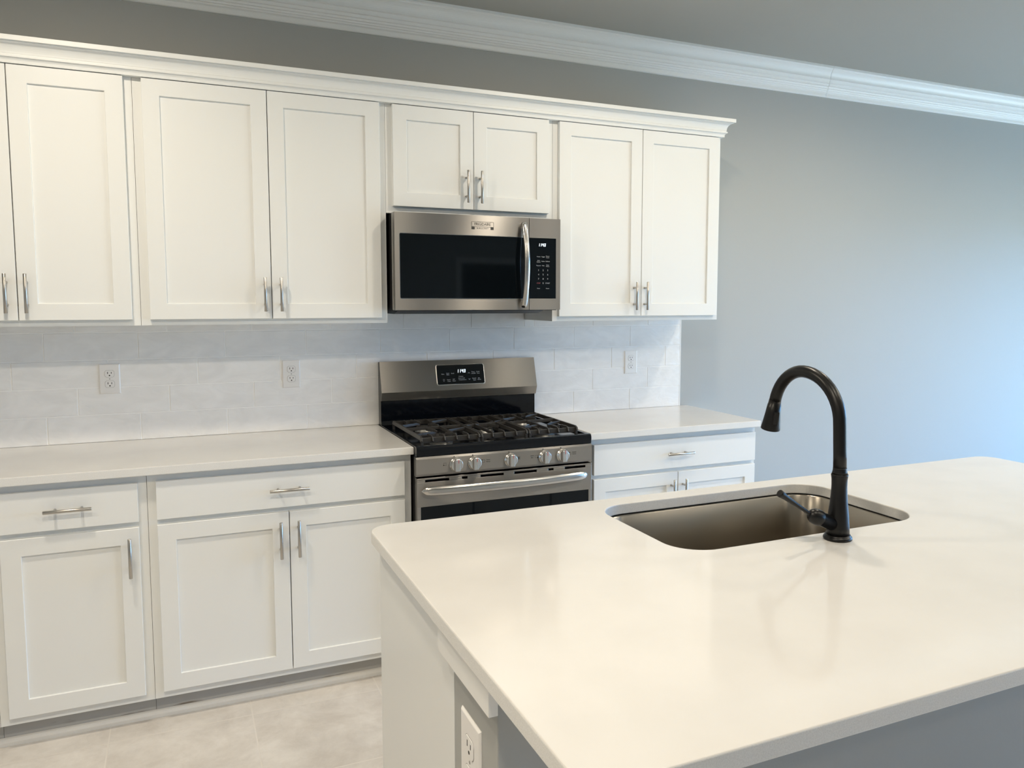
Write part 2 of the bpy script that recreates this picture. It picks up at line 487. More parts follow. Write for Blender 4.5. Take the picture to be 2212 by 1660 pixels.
# ------------------------------------------------------------------ tile backsplash
TX1, TW, TH, TZ0 = 1.614, 0.3235, 0.108, 0.9145
bs = MB()
bs.box(-1.90, TX1 - 0.002, 0.0022, 0.0098, TZ0, 1.382, mi=1)
bs.box(-0.029, 0.7125, 0.0022, 0.0098, 1.382, 1.4545, mi=1)
G = 0.0030
for r in range(5):
    z0 = TZ0 + r * TH + (G / 2 if r else 0); z1 = TZ0 + (r + 1) * TH - G / 2
    ph = [-0.314, -0.207, -0.0985, -0.314, -0.207][r]
    k = -6
    while True:
        a = ph + k * TW + G / 2; b = ph + (k + 1) * TW - G / 2; k += 1
        if a > TX1: break
        if b < -1.9: continue
        a = max(a, -1.9); b = min(b, TX1 - 0.001)
        if b - a < 0.005: continue
        parts = [(a, b, z0, z1)]
        if r == 4:
            parts = []
            if a < -0.03: parts.append((a, min(b, -0.03), z0, 1.382))
            if b > -0.029 and a < 0.7125: parts.append((max(a, -0.029), min(b, 0.7125), z0, z1))
            if b > 0.7135: parts.append((max(a, 0.7135), b, z0, 1.382))
        for (p, q, s0, s1) in parts:
            if q - p < 0.003: continue
            c = 0.0016
            tx, tz = random.uniform(-1, 1) * 0.0006, random.uniform(-1, 1) * 0.0006
            yf = [0.0004 + tx * sx + tz * sz for sx, sz in ((-1, -1), (1, -1), (1, 1), (-1, 1))]
            bs.add([(p, 0.0028, s0), (q, 0.0028, s0), (q, 0.0028, s1), (p, 0.0028, s1),
                    (p + c, yf[0], s0 + c), (q - c, yf[1], s0 + c), (q - c, yf[2], s1 - c), (p + c, yf[3], s1 - c)],
                   [(4, 5, 6, 7), (0, 1, 5, 4), (1, 2, 6, 5), (2, 3, 7, 6), (3, 0, 4, 7)])
bs.box(TX1 - 0.001, TX1 + 0.0035, 0.0002, 0.0098, TZ0, 1.382, mi=1)
tag(obj('backsplash', bs, [M['tile'], M['grout']]), 'glossy off-white brick-bond tile backsplash on the wall above the counters', 'backsplash')

# ------------------------------------------------------------------ cabinets
FR, DR = 0.020, 0.020                     # frame depth, door thickness
RAIL = 0.058
def shaker(mb, x0, x1, z0, z1, yf, rail=RAIL):
    """recessed-panel door facing -y, front at yf"""
    yb = yf + DR; rec = 0.0075; c = 0.0012
    o = [(x0, z0), (x1, z0), (x1, z1), (x0, z1)]
    i = [(x0 + rail, z0 + rail), (x1 - rail, z0 + rail), (x1 - rail, z1 - rail), (x0 + rail, z1 - rail)]
    def ring(pts, y, inset):
        (a, b), (c_, d) = pts[0], pts[2]
        return [(a + inset, y, b + inset), (c_ - inset, y, b + inset), (c_ - inset, y, d - inset), (a + inset, y, d - inset)]
    R = [ring(o, yb, 0), ring(o, yf + c, 0), ring(o, yf, c), ring(i, yf, -c), ring(i, yf + c, 0), ring(i, yf + rec, 0.0004)]
    mb.loft(R, True, True, False)

def pull(name, c, vertical, L, parent, yface):
    """bar pull centred at c=(x,z) on a face at y=yface"""
    m = MB(); r = 0.0058; yb = yface - 0.031
    d = Z if vertical else X
    C = Vector((c[0], yb, c[1]))
    m.cyl(C - d * L / 2, C + d * L / 2, r, 20)
    for s in (-1, 1):
        q = C + d * (s * 0.038)
        m.cyl((q.x, yface + 0.0005, q.z), (q.x, yb, q.z), 0.0045, 14)
    return obj(name, m, M['nickel'], parent)

UY, UZ0, UZ1, UD0, UD1 = -0.314, 1.383, 2.262, 1.4046, 2.2598
def upper(x0, x1, doors, handles, label, z0=UZ0, dz0=UD0):
    t = thing('upper_cabinet', ((x0 + x1) / 2, -0.15, z0), label, 'cabinet', 'white upper cabinets along the wall')
    e = 0.0006
    obj('cabinet_box', MB().box(x0 + e, x1 - e, UY + FR, 0.0095, z0, UZ1), M['cabinet'], t)
    f = MB()
    f.box(x0 + e, x0 + 0.038, UY, UY + FR, z0, UZ1).box(x1 - 0.038, x1 - e, UY, UY + FR, z0, UZ1)
    f.box(x0 + 0.038, x1 - 0.038, UY, UY + FR, z0, z0 + 0.04).box(x0 + 0.038, x1 - 0.038, UY, UY + FR, UZ1 - 0.04, UZ1)
    obj('face_frame', f, M['cabinet'], t)
    for (a, b), (hx, hz, hl) in zip(doors, handles):
        m = MB(); shaker(m, a, b, dz0, UD1, UY - DR)
        d = obj('door', m, M['cabinet'], t)
        pull('handle', (hx, hz), True, hl, d, UY - DR)
    return t
yh = 1.497
upper(-1.6795, -0.9335, [(-1.6525, -1.3085), (-1.3055, -0.9608)], [(-1.338, yh, 0.134), (-1.2787, yh, 0.134)],
      'tall white upper cabinet cut by the left edge of the photo')
upper(-0.9335, -0.0305, [(-0.9035, -0.4827), (-0.4797, -0.0561)], [(-0.5068, yh, 0.129), (-0.4482, yh, 0.129)],
      'widest tall white upper cabinet, directly left of the microwave')
upper(-0.0305, 0.7135, [(-0.0043, 0.3380), (0.3410, 0.6879)], [(0.3057, 1.9485, 0.134), (0.3660, 1.9485, 0.134)],
      'short white upper cabinet above the stainless microwave', 1.8295, 1.8565)
upper(0.7135, 1.6135, [(0.7394, 1.1630), (1.1660, 1.5938)], [(1.1250, yh, 0.130), (1.1825, yh, 0.130)],
      'tall white upper cabinet at the right end, beside bare grey wall')

# moulding along the tops of the upper cabinets, returning to the wall at the right end
prof = [(0.000, 0.000), (0.0045, 0.000), (0.0050, 0.0095), (0.0070, 0.0135), (0.0105, 0.0168), (0.0150, 0.0185), (0.0150, 0.0245), (0.0105, 0.0262), (0.0100, 0.0290)]
for k in range(9):
    a = PI / 2 * k / 8
    prof.append((0.0110 + 0.0240 * (1 - math.cos(a)), 0.0300 + 0.0325 * math.sin(a)))
prof += [(0.0352, 0.0655), (0.0425, 0.0660), (0.0425, 0.0820), (0.000, 0.0820)]
zb = 2.2622
xe, yf0 = 1.6140, -0.3346
A = [Vector((-1.70, yf0 - d, zb + h)) for d, h in prof]
B = [Vector((xe + d, yf0 - d, zb + h)) for d, h in prof]
C = [Vector((xe + d, 0.0095, zb + h)) for d, h in prof]
m = MB()
m.loft([A, B, C], True, True, False)
m.box(-1.70, xe, yf0, 0.0095, zb, zb + 0.082)
tag(obj('cabinet_crown_molding', m, M['cabinet']), 'white crown molding running along the tops of the upper cabinets', 'molding')

BY, BZ0, BZ1 = -0.560, 0.0825, 0.8835
DRZ = (0.7247, 0.8573); DOZ = (0.1110, 0.7064)
def base(x0, x1, doors, handles, drawer, dpull, label):
    t = thing('base_cabinet', ((x0 + x1) / 2, -0.28, 0), label, 'cabinet', 'white base cabinets along the wall')
    e = 0.0006
    obj('cabinet_box', MB().box(x0 + e, x1 - e, BY + FR, 0.0095, BZ0, BZ1), M['cabinet'], t)
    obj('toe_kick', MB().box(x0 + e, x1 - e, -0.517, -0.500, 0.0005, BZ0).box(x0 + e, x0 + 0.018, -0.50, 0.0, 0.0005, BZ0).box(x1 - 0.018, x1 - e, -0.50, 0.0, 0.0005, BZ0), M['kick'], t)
    f = MB()
    f.box(x0 + e, x0 + 0.038, BY, BY + FR, BZ0, BZ1).box(x1 - 0.038, x1 - e, BY, BY + FR, BZ0, BZ1)
    for a, b in ((BZ0, BZ0 + 0.04), (0.697, 0.735), (BZ1 - 0.035, BZ1)):
        f.box(x0 + 0.038, x1 - 0.038, BY, BY + FR, a, b)
    obj('face_frame', f, M['cabinet'], t)
    m = MB().box(drawer[0], drawer[1], BY - DR, BY, *DRZ)
    d = obj('drawer', m, M['cabinet'], t, 0.0012, 2)
    pull('handle', (dpull, 0.7925), False, 0.138, d, BY - DR)
    for (a, b), hx in zip(doors, handles):
        m = MB(); shaker(m, a, b, DOZ[0], DOZ[1], BY - DR)
        d = obj('door', m, M['cabinet'], t)
        pull('handle', (hx, 0.6085), True, 0.136, d, BY - DR)
    return t
base(-1.3840, -0.9285, [(-1.3560, -0.9564)], [-0.9855], (-1.3560, -0.9564), -1.1600,
     'narrow white base cabinet with one door, at the left edge of the photo')
base(-1.8395, -1.3840, [(-1.8115, -1.4119)], [-1.4410], (-1.8115, -1.4119), -1.6117,
     'white base cabinet mostly outside the left edge of the photo')
base(-0.9285, -0.0060, [(-0.9006, -0.4680), (-0.4650, -0.0351)], [-0.4990, -0.4360], (-0.9006, -0.0351), -0.4650,
     'wide white base cabinet with two doors and one drawer, left of the range')
base(0.7640, 1.6650, [(0.7912, 1.2200), (1.2230, 1.6545)], [1.1850, 1.2475], (0.7912, 1.6545), 1.2190,
     'white base cabinet right of the range, half hidden behind the island')
sh = [(-0.5345, 0.0), (-0.5345, 0.012), (-0.532, 0.0185), (-0.527, 0.0225), (-0.5195, 0.024), (-0.5175, 0.024), (-0.5175, 0.0)]
m = MB(); m.prism(sh, 'x', -1.8395, -0.0060)
struct('trim_3', m, M['shoe'])

# ------------------------------------------------------------------ countertops
def slab(name, outline, z0, z1, holes=(), bevel=0.003):
    cu = bpy.data.curves.new(name, 'CURVE')
    cu.dimensions = '2D'; cu.fill_mode = 'BOTH'
    cu.extrude = (z1 - z0) / 2 - bevel; cu.bevel_depth = bevel; cu.bevel_resolution = 2; cu.offset = -bevel
    for pts in [outline] + list(holes):
        s = cu.splines.new('POLY'); s.points.add(len(pts) - 1)
        for p, q in zip(s.points, pts):
            p.co = (q[0], q[1], 0, 1)
        s.use_cyclic_u = True
    to = bpy.data.objects.new(name, cu); COL.objects.link(to)
    me = bpy.data.meshes.new_from_object(to.evaluated_get(bpy.context.evaluated_depsgraph_get()))
    bpy.data.objects.remove(to); bpy.data.curves.remove(cu)
    me.name = name
    bm = bmesh.new(); bm.from_mesh(me)
    bmesh.ops.remove_doubles(bm, verts=bm.verts, dist=0.00005)
    bmesh.ops.recalc_face_normals(bm, faces=bm.faces)
    cx = sum(q[0] for q in outline) / len(outline); cy = sum(q[1] for q in outline) / len(outline)
    bmesh.ops.translate(bm, verts=bm.verts, vec=(-cx, -cy, (z1 - z0) / 2))
    me.materials.clear(); me.materials.append(M['quartz']); me.materials.append(M['quartz_edge'])
    for f in bm.faces:
        f.smooth = False
        f.material_index = 0 if abs(f.normal.z) > 0.5 else 1
    bm.to_mesh(me); bm.free()
    o = bpy.data.objects.new(name, me); COL.objects.link(o)
    o.location = (cx, cy, z0); WORLD[o] = Vector(o.location)
    return o
CZ0, CZ1, CYF = 0.8842, 0.914, -0.599
tag(slab('countertop', [(-1.845, 0.009), (-1.845, CYF), (-0.0045, CYF), (-0.0045, 0.009)], CZ0, CZ1), 'white quartz countertop left of the range, under the tiled wall', 'countertop')
tag(slab('countertop', [(0.7655, 0.009), (0.7655, CYF), (1.668, CYF), (1.668, 0.009)], CZ0, CZ1), 'short white quartz countertop right of the range', 'countertop')
SX0, SX1, SY0, SY1, SR = 0.2080, 0.9620, -2.1130, -1.6720, 0.092
IX0, IX1, IY0, IY1 = -0.3990, 1.868, -2.797, -1.6045
hole = rrect(SX0, SX1, SY0, SY1, SR, 14)[::-1]
tag(slab('countertop', rrect(IX0, IX1, IY0, IY1, 0.060, 12), CZ0, CZ1, [hole]), 'large white quartz island top with rounded corners, holding the sink and faucet', 'countertop')

# ------------------------------------------------------------------ island
t = thing('kitchen_island', (0.72, -1.95, 0), 'white kitchen island cabinet with a plain end panel under the overhanging quartz top', 'kitchen island')
PXL, KY0, KY1 = -0.375, -2.452, -2.233
obj('end_panel', MB().box(PXL, PXL + 0.018, KY1, -1.6810, 0.0005, 0.8835), M['cabinet'], t)
obj('frame_stile', MB().box(PXL + 0.001, PXL + 0.040, -1.6800, -1.6350, 0.0005, 0.8835), M['cabinet'], t, 0.001)
b = MB()
b.box(PXL + 0.018, 1.840, -1.660, -1.642, 0.09, 0.13).box(PXL + 0.040, 1.840, -1.655, -1.637, 0.80, 0.8835)
b.box(PXL + 0.018, 1.822, KY1, KY1 + 0.012, 0.0005, 0.8835).box(1.822, 1.840, KY1, -1.640, 0.0005, 0.8835)
b.box(PXL + 0.018, 1.822, KY1 + 0.012, -1.70, 0.09, 0.108).box(PXL + 0.018, 1.822, -1.715, -1.70, 0.0005, 0.09)
obj('cabinet_box', b, M['cabinet'], t)
for k in range(4):
    a = PXL + 0.055 + k * 0.447
    m = MB().box(a, a + 0.437, -1.637, -1.617, 0.112, 0.86)
    obj('door', m, M['cabinet'], t, 0.0015)
struct('wall_island', MB().box(PXL, 1.84, KY0, KY1 - 0.0005, 0, 0.8835), M['wall'], 0.002)
struct('trim_4', MB().box(PXL - 0.0165, PXL - 0.0003, KY0 - 0.004, -2.187, 0.832, 0.8838), M['trim'], 0.001)

# ------------------------------------------------------------------ sink
t = thing('kitchen_sink', ((SX0 + SX1) / 2, (SY0 + SY1) / 2, 0.66), 'undermount stainless steel sink set into the island top', 'sink')
bw = MB()
def zring(ins, z, r):
    return [Vector((x, y, z)) for x, y in rrect(SX0 + ins, SX1 - ins, SY0 + ins, SY1 - ins, r, 14)]
rings = [zring(-0.020, CZ0 - 0.0028, SR + 0.02), zring(0.0015, CZ0 - 0.0028, SR), zring(0.004, CZ0 - 0.0055, SR), zring(0.006, 0.76, SR - 0.002), zring(0.009, 0.695, SR - 0.004)]
for k in range(1, 7):
    a = PI / 2 * k / 6
    rings.append(zring(0.009 + 0.03 * (1 - math.cos(a)), 0.695 - 0.03 * math.sin(a), SR - 0.004 - 0.03 * (1 - math.cos(a)) * 0.6))
rings.append(zring(0.12, 0.6625, 0.05))
bw.loft(rings, False, True, True)
o_ = obj('bowl', bw, M['steel_sink'], t)
sd = o_.modifiers.new('thickness', 'SOLIDIFY'); sd.thickness = 0.0012; sd.offset = 0.0
dr = MB().lathe(((SX0 + SX1) / 2, -1.86, 0.6628), Z, [(0, 0.057), (0.0025, 0.056), (0.003, 0.045), (0.0005, 0.040), (0.0004, 0.002)], 32)
obj('drain', dr, M['steel_polished'], t)

# ------------------------------------------------------------------ faucet
FX, FY = 0.604, -2.168
t = thing('faucet', (FX, FY, 0.914), 'matte black gooseneck pull-down faucet standing behind the island sink', 'faucet')
obj('base_plate', MB().lathe((FX, FY, 0.9142), Z, [(0, 0.0325), (0.004, 0.0335), (0.0075, 0.0325), (0.0085, 0.0300), (0.0115, 0.0295), (0.0125, 0.0275)], 48), M['faucet'], t)
body = [(0.0125, 0.0272), (0.030, 0.0262), (0.060, 0.0238), (0.085, 0.0210), (0.108, 0.0190), (0.128, 0.0180), (0.145, 0.0183), (0.1530, 0.0194), (0.1560, 0.0200), (0.158, 0.0192)]
obj('body', MB().lathe((FX, FY, 0.914), Z, body, 48), M['faucet'], t)
obj('collar', MB().lathe((FX, FY, 0.914), Z, [(0.158, 0.0186), (0.1640, 0.0170), (0.1690, 0.0160), (0.1715, 0.0162), (0.173, 0.0154)], 40), M['faucet'], t)
ctr = [(-2.1675, 1.085), (-2.1665, 1.120), (-2.165, 1.155), (-2.1625, 1.190), (-2.1545, 1.2305)]
arc = []
cy_, cz_, R_ = -2.037, 1.1885, 0.1165
for k in range(0, 25):
    a = PI - (PI * 1.0) * k / 24
    arc.append((cy_ + (0.126 if math.cos(a) < 0 else 0.1065) * math.cos(a), cz_ + R_ * math.sin(a)))
pts = [(FX, FY + 0.0003, 1.080), (FX, -2.1665, 1.12), (FX, -2.1645, 1.16)] + [(FX, p, q) for p, q in arc[:-2]]
obj('spout', MB().tube(pts, 0.0154, 32), M['faucet'], t)
e1 = Vector(pts[-1]); dirn = Vector((0, 0.020, -0.100)).normalized()
head = MB().lathe(e1 - dirn * 0.004, dirn, [(0, 0.0154), (0.012, 0.0164), (0.0125, 0.0172), (0.040, 0.0200), (0.066, 0.0232), (0.079, 0.0252), (0.0815, 0.0249), (0.0815, 0.021), (0.079, 0.0205)], 40)
hd = obj('spray_head', head, M['faucet'], t)
bc = e1 + dirn * 0.040
side = Vector((-0.25, -0.95, -0.19)).normalized(); side = (side - dirn * side.dot(dirn)).normalized()
tx_ = dirn.cross(side)
bb = MB().obox(bc + side * 0.0182, tx_, dirn, side, -0.0075, 0.0075, -0.016, 0.020, 0, 0.0052)
obj('spray_button', bb, M['faucet'], hd, 0.002)
hdir = Vector((-0.083, 0.0, 0.036)).normalized()
h0 = Vector((FX - 0.012, FY, 0.9510))
hh = MB().lathe(h0, hdir, [(0, 0.0168), (0.048, 0.0168), (0.0485, 0.0182), (0.052, 0.0189), (0.060, 0.0192), (0.069, 0.0180), (0.077, 0.0146), (0.083, 0.0095), (0.0855, 0.004)], 36)
hn = obj('handle', hh, M['faucet'], t)
l0 = h0 + hdir * 0.078
ldir = (Vector((0.4235, FY, 1.0436)) - l0).normalized()
LL = (Vector((0.4235, FY, 1.0436)) - l0).length
obj('lever', MB().lathe(l0, ldir, [(0, 0.0055), (0.01, 0.0045), (LL * 0.45, 0.0050), (LL * 0.8, 0.0066), (LL - 0.006, 0.0086), (LL - 0.001, 0.0088), (LL, 0.0070)], 28), M['faucet'], hn)

# ------------------------------------------------------------------ outlets
def outlet(center, u, n, label, group=None, s=1.0):
    """duplex outlet: u horizontal, n out of the wall"""
    c = Vector(center)
    t = thing('wall_outlet', c - Z * 0.06, label, 'outlet', group)
    w_, h_ = 0.0372 * s, 0.0595 * s
    R = []
    for ins, nn in ((0, 0), (0, 0.0015), (0.003, 0.0042), (0.0045, 0.0048)):
        R.append([c + u * (a * (w_ - ins)) + Z * (b * (h_ - ins)) + n * nn for a, b in ((-1, -1), (1, -1), (1, 1), (-1, 1))])
    obj('cover_plate', MB().loft(R, True, True, False), M['plastic'], t)
    for sg in (1, -1):
        rc = c + Z * (sg * 0.0205 * s)
        def outline(ww, hh_, nn):
            pts = []
            for k in range(32):
                a = 2 * PI * k / 32
                p = ww * math.cos(a) * 1.12; q = ww * math.sin(a)
                pts.append(rc + u * max(-ww, min(ww, p)) + Z * max(-hh_, min(hh_, q)) + n * nn)
            return pts
        g = MB().loft([outline(0.0172 * s, 0.0142 * s, 0.004), outline(0.0172 * s, 0.0142 * s, 0.00495)], True, True, False, mi=1)
        g.loft([outline(0.0163 * s, 0.0134 * s, 0.0045), outline(0.0163 * s, 0.0134 * s, 0.0058), outline(0.0158 * s, 0.0129 * s, 0.0062)], True, True, False)
        rec = obj('receptacle', g, [M['plastic'], M['groove']], t)
        for p, hl in ((-0.0064, 0.0042), (0.0064, 0.0034)):
            obj('slot', MB().obox(rc + Z * 0.0035 * s, u, Z, n, (p - 0.0011) * s, (p + 0.0011) * s, -hl * s, hl * s, 0.0058, 0.0064), M['slot'], rec)
        gh = MB().lathe(rc - Z * 0.0068 * s + n * 0.0058, n, [(0, 0.0026 * s), (0.0006, 0.0026 * s)], 16)
        obj('ground_hole', gh, M['slot'], rec)
    obj('screw', MB().lathe(c + n * 0.0046, n, [(0, 0.0024 * s), (0.0008, 0.0022 * s)], 16), M['groove'], t)
    return t
og = 'outlets on the tile backsplash'
outlet((-1.0650, 0.0004, 1.1640), X, -Y, 'white duplex outlet on the backsplash nearest the left edge of the photo', og)
outlet((-0.3770, 0.0004, 1.1585), X, -Y, 'white duplex outlet on the backsplash just left of the range', og)
outlet((1.3090, 0.0004, 1.1580), X, -Y, 'white duplex outlet on the backsplash right of the range', og)
outlet((PXL, -2.3310, 0.6880), -Y, -X, 'white duplex outlet on the end of the island, below the quartz top', None, 1.32)

# ------------------------------------------------------------------ range
t = thing('gas_range', (0.372, -0.31, 0), 'stainless steel and black freestanding gas range between the two wall countertops', 'range')
X0, X1 = -0.0030, 0.7470
obj('body', MB().box(X0 + 0.006, X1 - 0.004, -0.612, -0.004, 0.03, 0.893), M['black_metal'], t)
for fx, fy in ((0.05, -0.56), (0.69, -0.56), (0.05, -0.06), (0.69, -0.06)):
    obj('foot', MB().lathe((fx, fy, 0.0), Z, [(0, 0.02), (0.03, 0.016)], 16), M['black_metal'], t)
# cooktop with rounded front fascia
P = [(-0.004, 0.8935), (-0.004, 0.916), (-0.045, 0.916), (-0.060, 0.9085), (-0.585, 0.9085), (-0.598, 0.9165), (-0.622, 0.9190), (-0.632, 0.9165), (-0.6365, 0.9105), (-0.6375, 0.900), (-0.6345, 0.881), (-0.630, 0.8795), (-0.610, 0.8795), (-0.610, 0.8935)]
ck = MB().prism(P, 'x', X0 + 0.012, X1 - 0.012)
rim = [(-0.004, 0.8935), (-0.004, 0.9175), (-0.600, 0.9175), (-0.622, 0.9192), (-0.632, 0.9167), (-0.6365, 0.9107), (-0.6375, 0.900), (-0.6345, 0.881), (-0.630, 0.8795), (-0.610, 0.8795), (-0.610, 0.8935)]
ck.prism(rim, 'x', X0, X0 + 0.012); ck.prism(rim, 'x', X1 - 0.012, X1)
obj('cooktop', ck, M['enamel'], t)
# backguard
fr = [(-0.033, 1.2005), (-0.072, 1.0650), (-0.057, 1.0270)]
bg = MB().prism([(-0.001, 1.198), (-0.030, 1.199), (-0.068, 1.0648), (-0.054, 1.029), (-0.047, 1.024), (-0.047, 0.935), (-0.055, 0.917), (-0.001, 0.917)], 'x', X0 + 0.001, X1 - 0.001)
bk = obj('backguard', bg, M['enamel'], t)
pn = MB().prism([(-0.029, 1.2005), fr[0], fr[1], fr[2], (-0.053, 1.0272), (-0.067, 1.0649)], 'x', X0, X1 + 0.001)
obj('backguard_panel', pn, M['steel'], t)
vd = Vector((0, 0.039, 0.1355)).normalized(); nn = X.cross(vd).normalized()
if nn.y > 0: nn = -nn
def onface(x, z):
    s = (z - 1.0650) / 0.1355
    return Vector((x, -0.072 + 0.039 * s, z))
dc = onface(0.3695, 1.1335)
def rr3(c, u, v, n, hw, hh_, r, off, k=6):
    return [c + u * p + v * q + n * off for p, q in rrect(-hw, hw, -hh_, hh_, r, k)]
bz = MB().loft([rr3(dc, X, vd, nn, 0.1175, 0.0490, 0.010, -0.001), rr3(dc, X, vd, nn, 0.1175, 0.0490, 0.010, 0.0012), rr3(dc, X, vd, nn, 0.1145, 0.0460, 0.008, 0.0016)], True, True, False)
dp = obj('control_display', bz, M['steel_polished'], t)
gl = MB().loft([rr3(dc, X, vd, nn, 0.1140, 0.0455, 0.008, 0.001), rr3(dc, X, vd, nn, 0.1140, 0.0455, 0.008, 0.0022)], True, True, False)
obj('display_glass', gl, M['black_glass'], dp)
ck = MB()
seven(ck, '11', dc + X * -0.018 + vd * 0.008 + nn * 0.0023, X, vd, nn, 0.0150, 0.0070, 0.0042)
seven(ck, '43', dc + X * 0.0045 + vd * 0.008 + nn * 0.0023, X, vd, nn, 0.0150, 0.0078, 0.0028)
obj('clock_digits', ck, M['led'], dp)
lg = MB()
o3 = dc + nn * 0.0022
for body_, px, pz in (('Bake', -0.086, 0.003), ('Conv', -0.062, 0.0065), ('Bake', -0.062, -0.0005), ('Broil', -0.039, 0.005),
                      ('Steam', -0.060, -0.0235), ('Clean', -0.059, -0.0310), ('Self', -0.036, -0.0225), ('Clean', -0.035, -0.0300),
                      ('Preheat', 0.000, -0.0105), ('Oven Lock', 0.002, -0.0185), ('Temperature', 0.006, -0.0260),
                      ('Timer', 0.061, 0.0090), ('On/Off', 0.062, 0.0015), ('Cook', 0.0845, 0.0095), ('Time', 0.0855, 0.0020),
                      ('Cancel', 0.063, -0.0215), ('Start', 0.065, -0.0295), ('Set', 0.087, -0.0210), ('Clock', 0.088, -0.0280)):
    text_into(lg, body_, 0.0070, o3 + X * px + vd * pz, X, vd, nn)
for sg, pz in ((1, 0.005), (-1, -0.0245)):
    for s2 in (-1, 1):
        c = o3 + X * (0.040 + s2 * 0.0022) + vd * pz
        d1 = (X * s2 - vd * sg).normalized(); d2 = nn.cross(d1)
        lg.obox(c, d1, d2, nn, -0.0034, 0.0034, -0.0005, 0.0005, 0.0003, 0.0006)
for k in range(10):                                       # lamp symbol
    a, b = 2 * PI * k / 12 - PI / 3, 2 * PI * (k + 1) / 12 - PI / 3
    p = o3 + X * -0.0835 + vd * -0.024
    q0 = p + (X * math.cos(a) + vd * math.sin(a)) * 0.0034; q1 = p + (X * math.cos(b) + vd * math.sin(b)) * 0.0034
    dd = (q1 - q0).normalized()
    lg.obox(q0, dd, nn.cross(dd), nn, 0, (q1 - q0).length, -0.0004, 0.0004, 0.0003, 0.0006)
lg.obox(o3 + X * -0.0835 + vd * -0.0295, X, vd, nn, -0.0016, 0.0016, -0.0012, 0.0012, 0.0003, 0.0006)
obj('button_legends', lg, M['legend'], dp)

# burners
for bx, by, br_ in ((0.145, -0.47, 0.046), (0.145, -0.225, 0.036), (0.600, -0.47, 0.050), (0.600, -0.225, 0.034), (0.372, -0.345, 0.042)):
    b_ = obj('burner', MB().lathe((bx, by, 0.9083), Z, [(0, br_ + 0.006), (0.004, br_ + 0.004), (0.005, br_ + 0.001), (0.014, br_), (0.016, br_ - 0.004)], 36), M['alu'], t)
    obj('burner_cap', MB().lathe((bx, by, 0.9243), Z, [(0, br_ - 0.002), (0.004, br_ - 0.001), (0.0065, br_ - 0.004), (0.0075, br_ * 0.5)], 36), M['iron'], b_)
# grates
def bar(m, pts, wdt, th):
    """rectangular bar swept along points"""
    pts = [Vector(p) for p in pts]
    R = []
    for i, p in enumerate(pts):
        tt = (pts[min(i + 1, len(pts) - 1)] - pts[max(i - 1, 0)]).normalized()
        sd_ = tt.cross(Z)
        sd_ = X if sd_.length < 1e-4 else sd_.normalized()
        up_ = sd_.cross(tt).normalized()
        w2 = wdt / 2
        R.append([p - sd_ * w2 - up_ * th, p + sd_ * w2 - up_ * th, p + sd_ * w2 * 0.75, p - sd_ * w2 * 0.75])
    m.loft(R, True, True, False)
GT = 0.949
def grate(xs, burners, spines):
    m = MB()
    xa, xb = xs[0], xs[-1]
    yf_, yb_ = -0.590, -0.128
    for x in (xa + 0.004, xb - 0.004):                     # side rails
        bar(m, [(x, yb_, GT - 0.012), (x, yb_ - 0.01, GT), (x, yf_ + 0.018, GT), (x, yf_ + 0.004, GT - 0.006), (x, yf_, GT - 0.018)], 0.010, 0.016)
    m.box(xa + 0.004, xb - 0.004, yf_ + 0.012, yf_ + 0.019, 0.921, GT - 0.007)   # front web
    m.box(xa + 0.004, xb - 0.004, yb_ - 0.006, yb_, 0.925, GT - 0.004)           # back web
    for i, x in enumerate(xs[1:-1], 1):
        full = i in spines
        if full:
            bar(m, [(x, yb_, GT - 0.012), (x, yb_ - 0.01, GT), (x, yf_ + 0.018, GT), (x, yf_ + 0.005, GT - 0.006), (x, yf_ - 0.001, GT - 0.020)], 0.0072, 0.013)
        else:
            bar(m, [(x, yf_ + 0.075, GT - 0.001), (x, yf_ + 0.018, GT), (x, yf_ + 0.005, GT - 0.006), (x, yf_ - 0.001, GT - 0.020)], 0.0072, 0.012)
            bar(m, [(x, yb_, GT - 0.012), (x, yb_ - 0.01, GT), (x, yb_ - 0.060, GT - 0.001)], 0.0072, 0.012)
    ymid = -0.355
    bar(m, [(xa, ymid, GT), (xb, ymid, GT)], 0.0085, 0.013)
    for (bx, by) in burners:
        for k in range(8):
            a = 2 * PI * (k + 0.5) / 8
            dx, dy = math.cos(a), math.sin(a)
            if k % 2: continue
            r1 = 0.026
            r2 = min((xb - 0.004 - bx) / dx if dx > 0.05 else ((xa + 0.004 - bx) / dx if dx < -0.05 else 9), 0.125)
            if abs(dy) > 0.5:
                r2 = min(r2, 0.095)
            bar(m, [(bx + dx * r1, by + dy * r1, GT - 0.005), (bx + dx * (r1 + 0.018), by + dy * (r1 + 0.018), GT), (bx + dx * r2, by + dy * r2, GT)], 0.0085, 0.012)
    for x in (xa + 0.006, xb - 0.006):
        for y in (yf_ + 0.008, yb_ - 0.004):
            m.box(x - 0.005, x + 0.005, y - 0.005, y + 0.005, 0.9088, 0.93)
    return obj('grate', m, M['iron'], t, 0.0008, 1)
g0 = [0.0275 + k * 0.0490 for k in range(6)]
g1 = [0.2760 + k * 0.0510 for k in range(5)]
g2 = [0.4840 + k * 0.0450 for k in range(6)]
grate(g0, [(0.145, -0.47), (0.145, -0.225)], (3,))
grate(g1, [(0.372, -0.345)], (1, 3))
grate(g2, [(0.600, -0.47), (0.600, -0.225)], (2,))

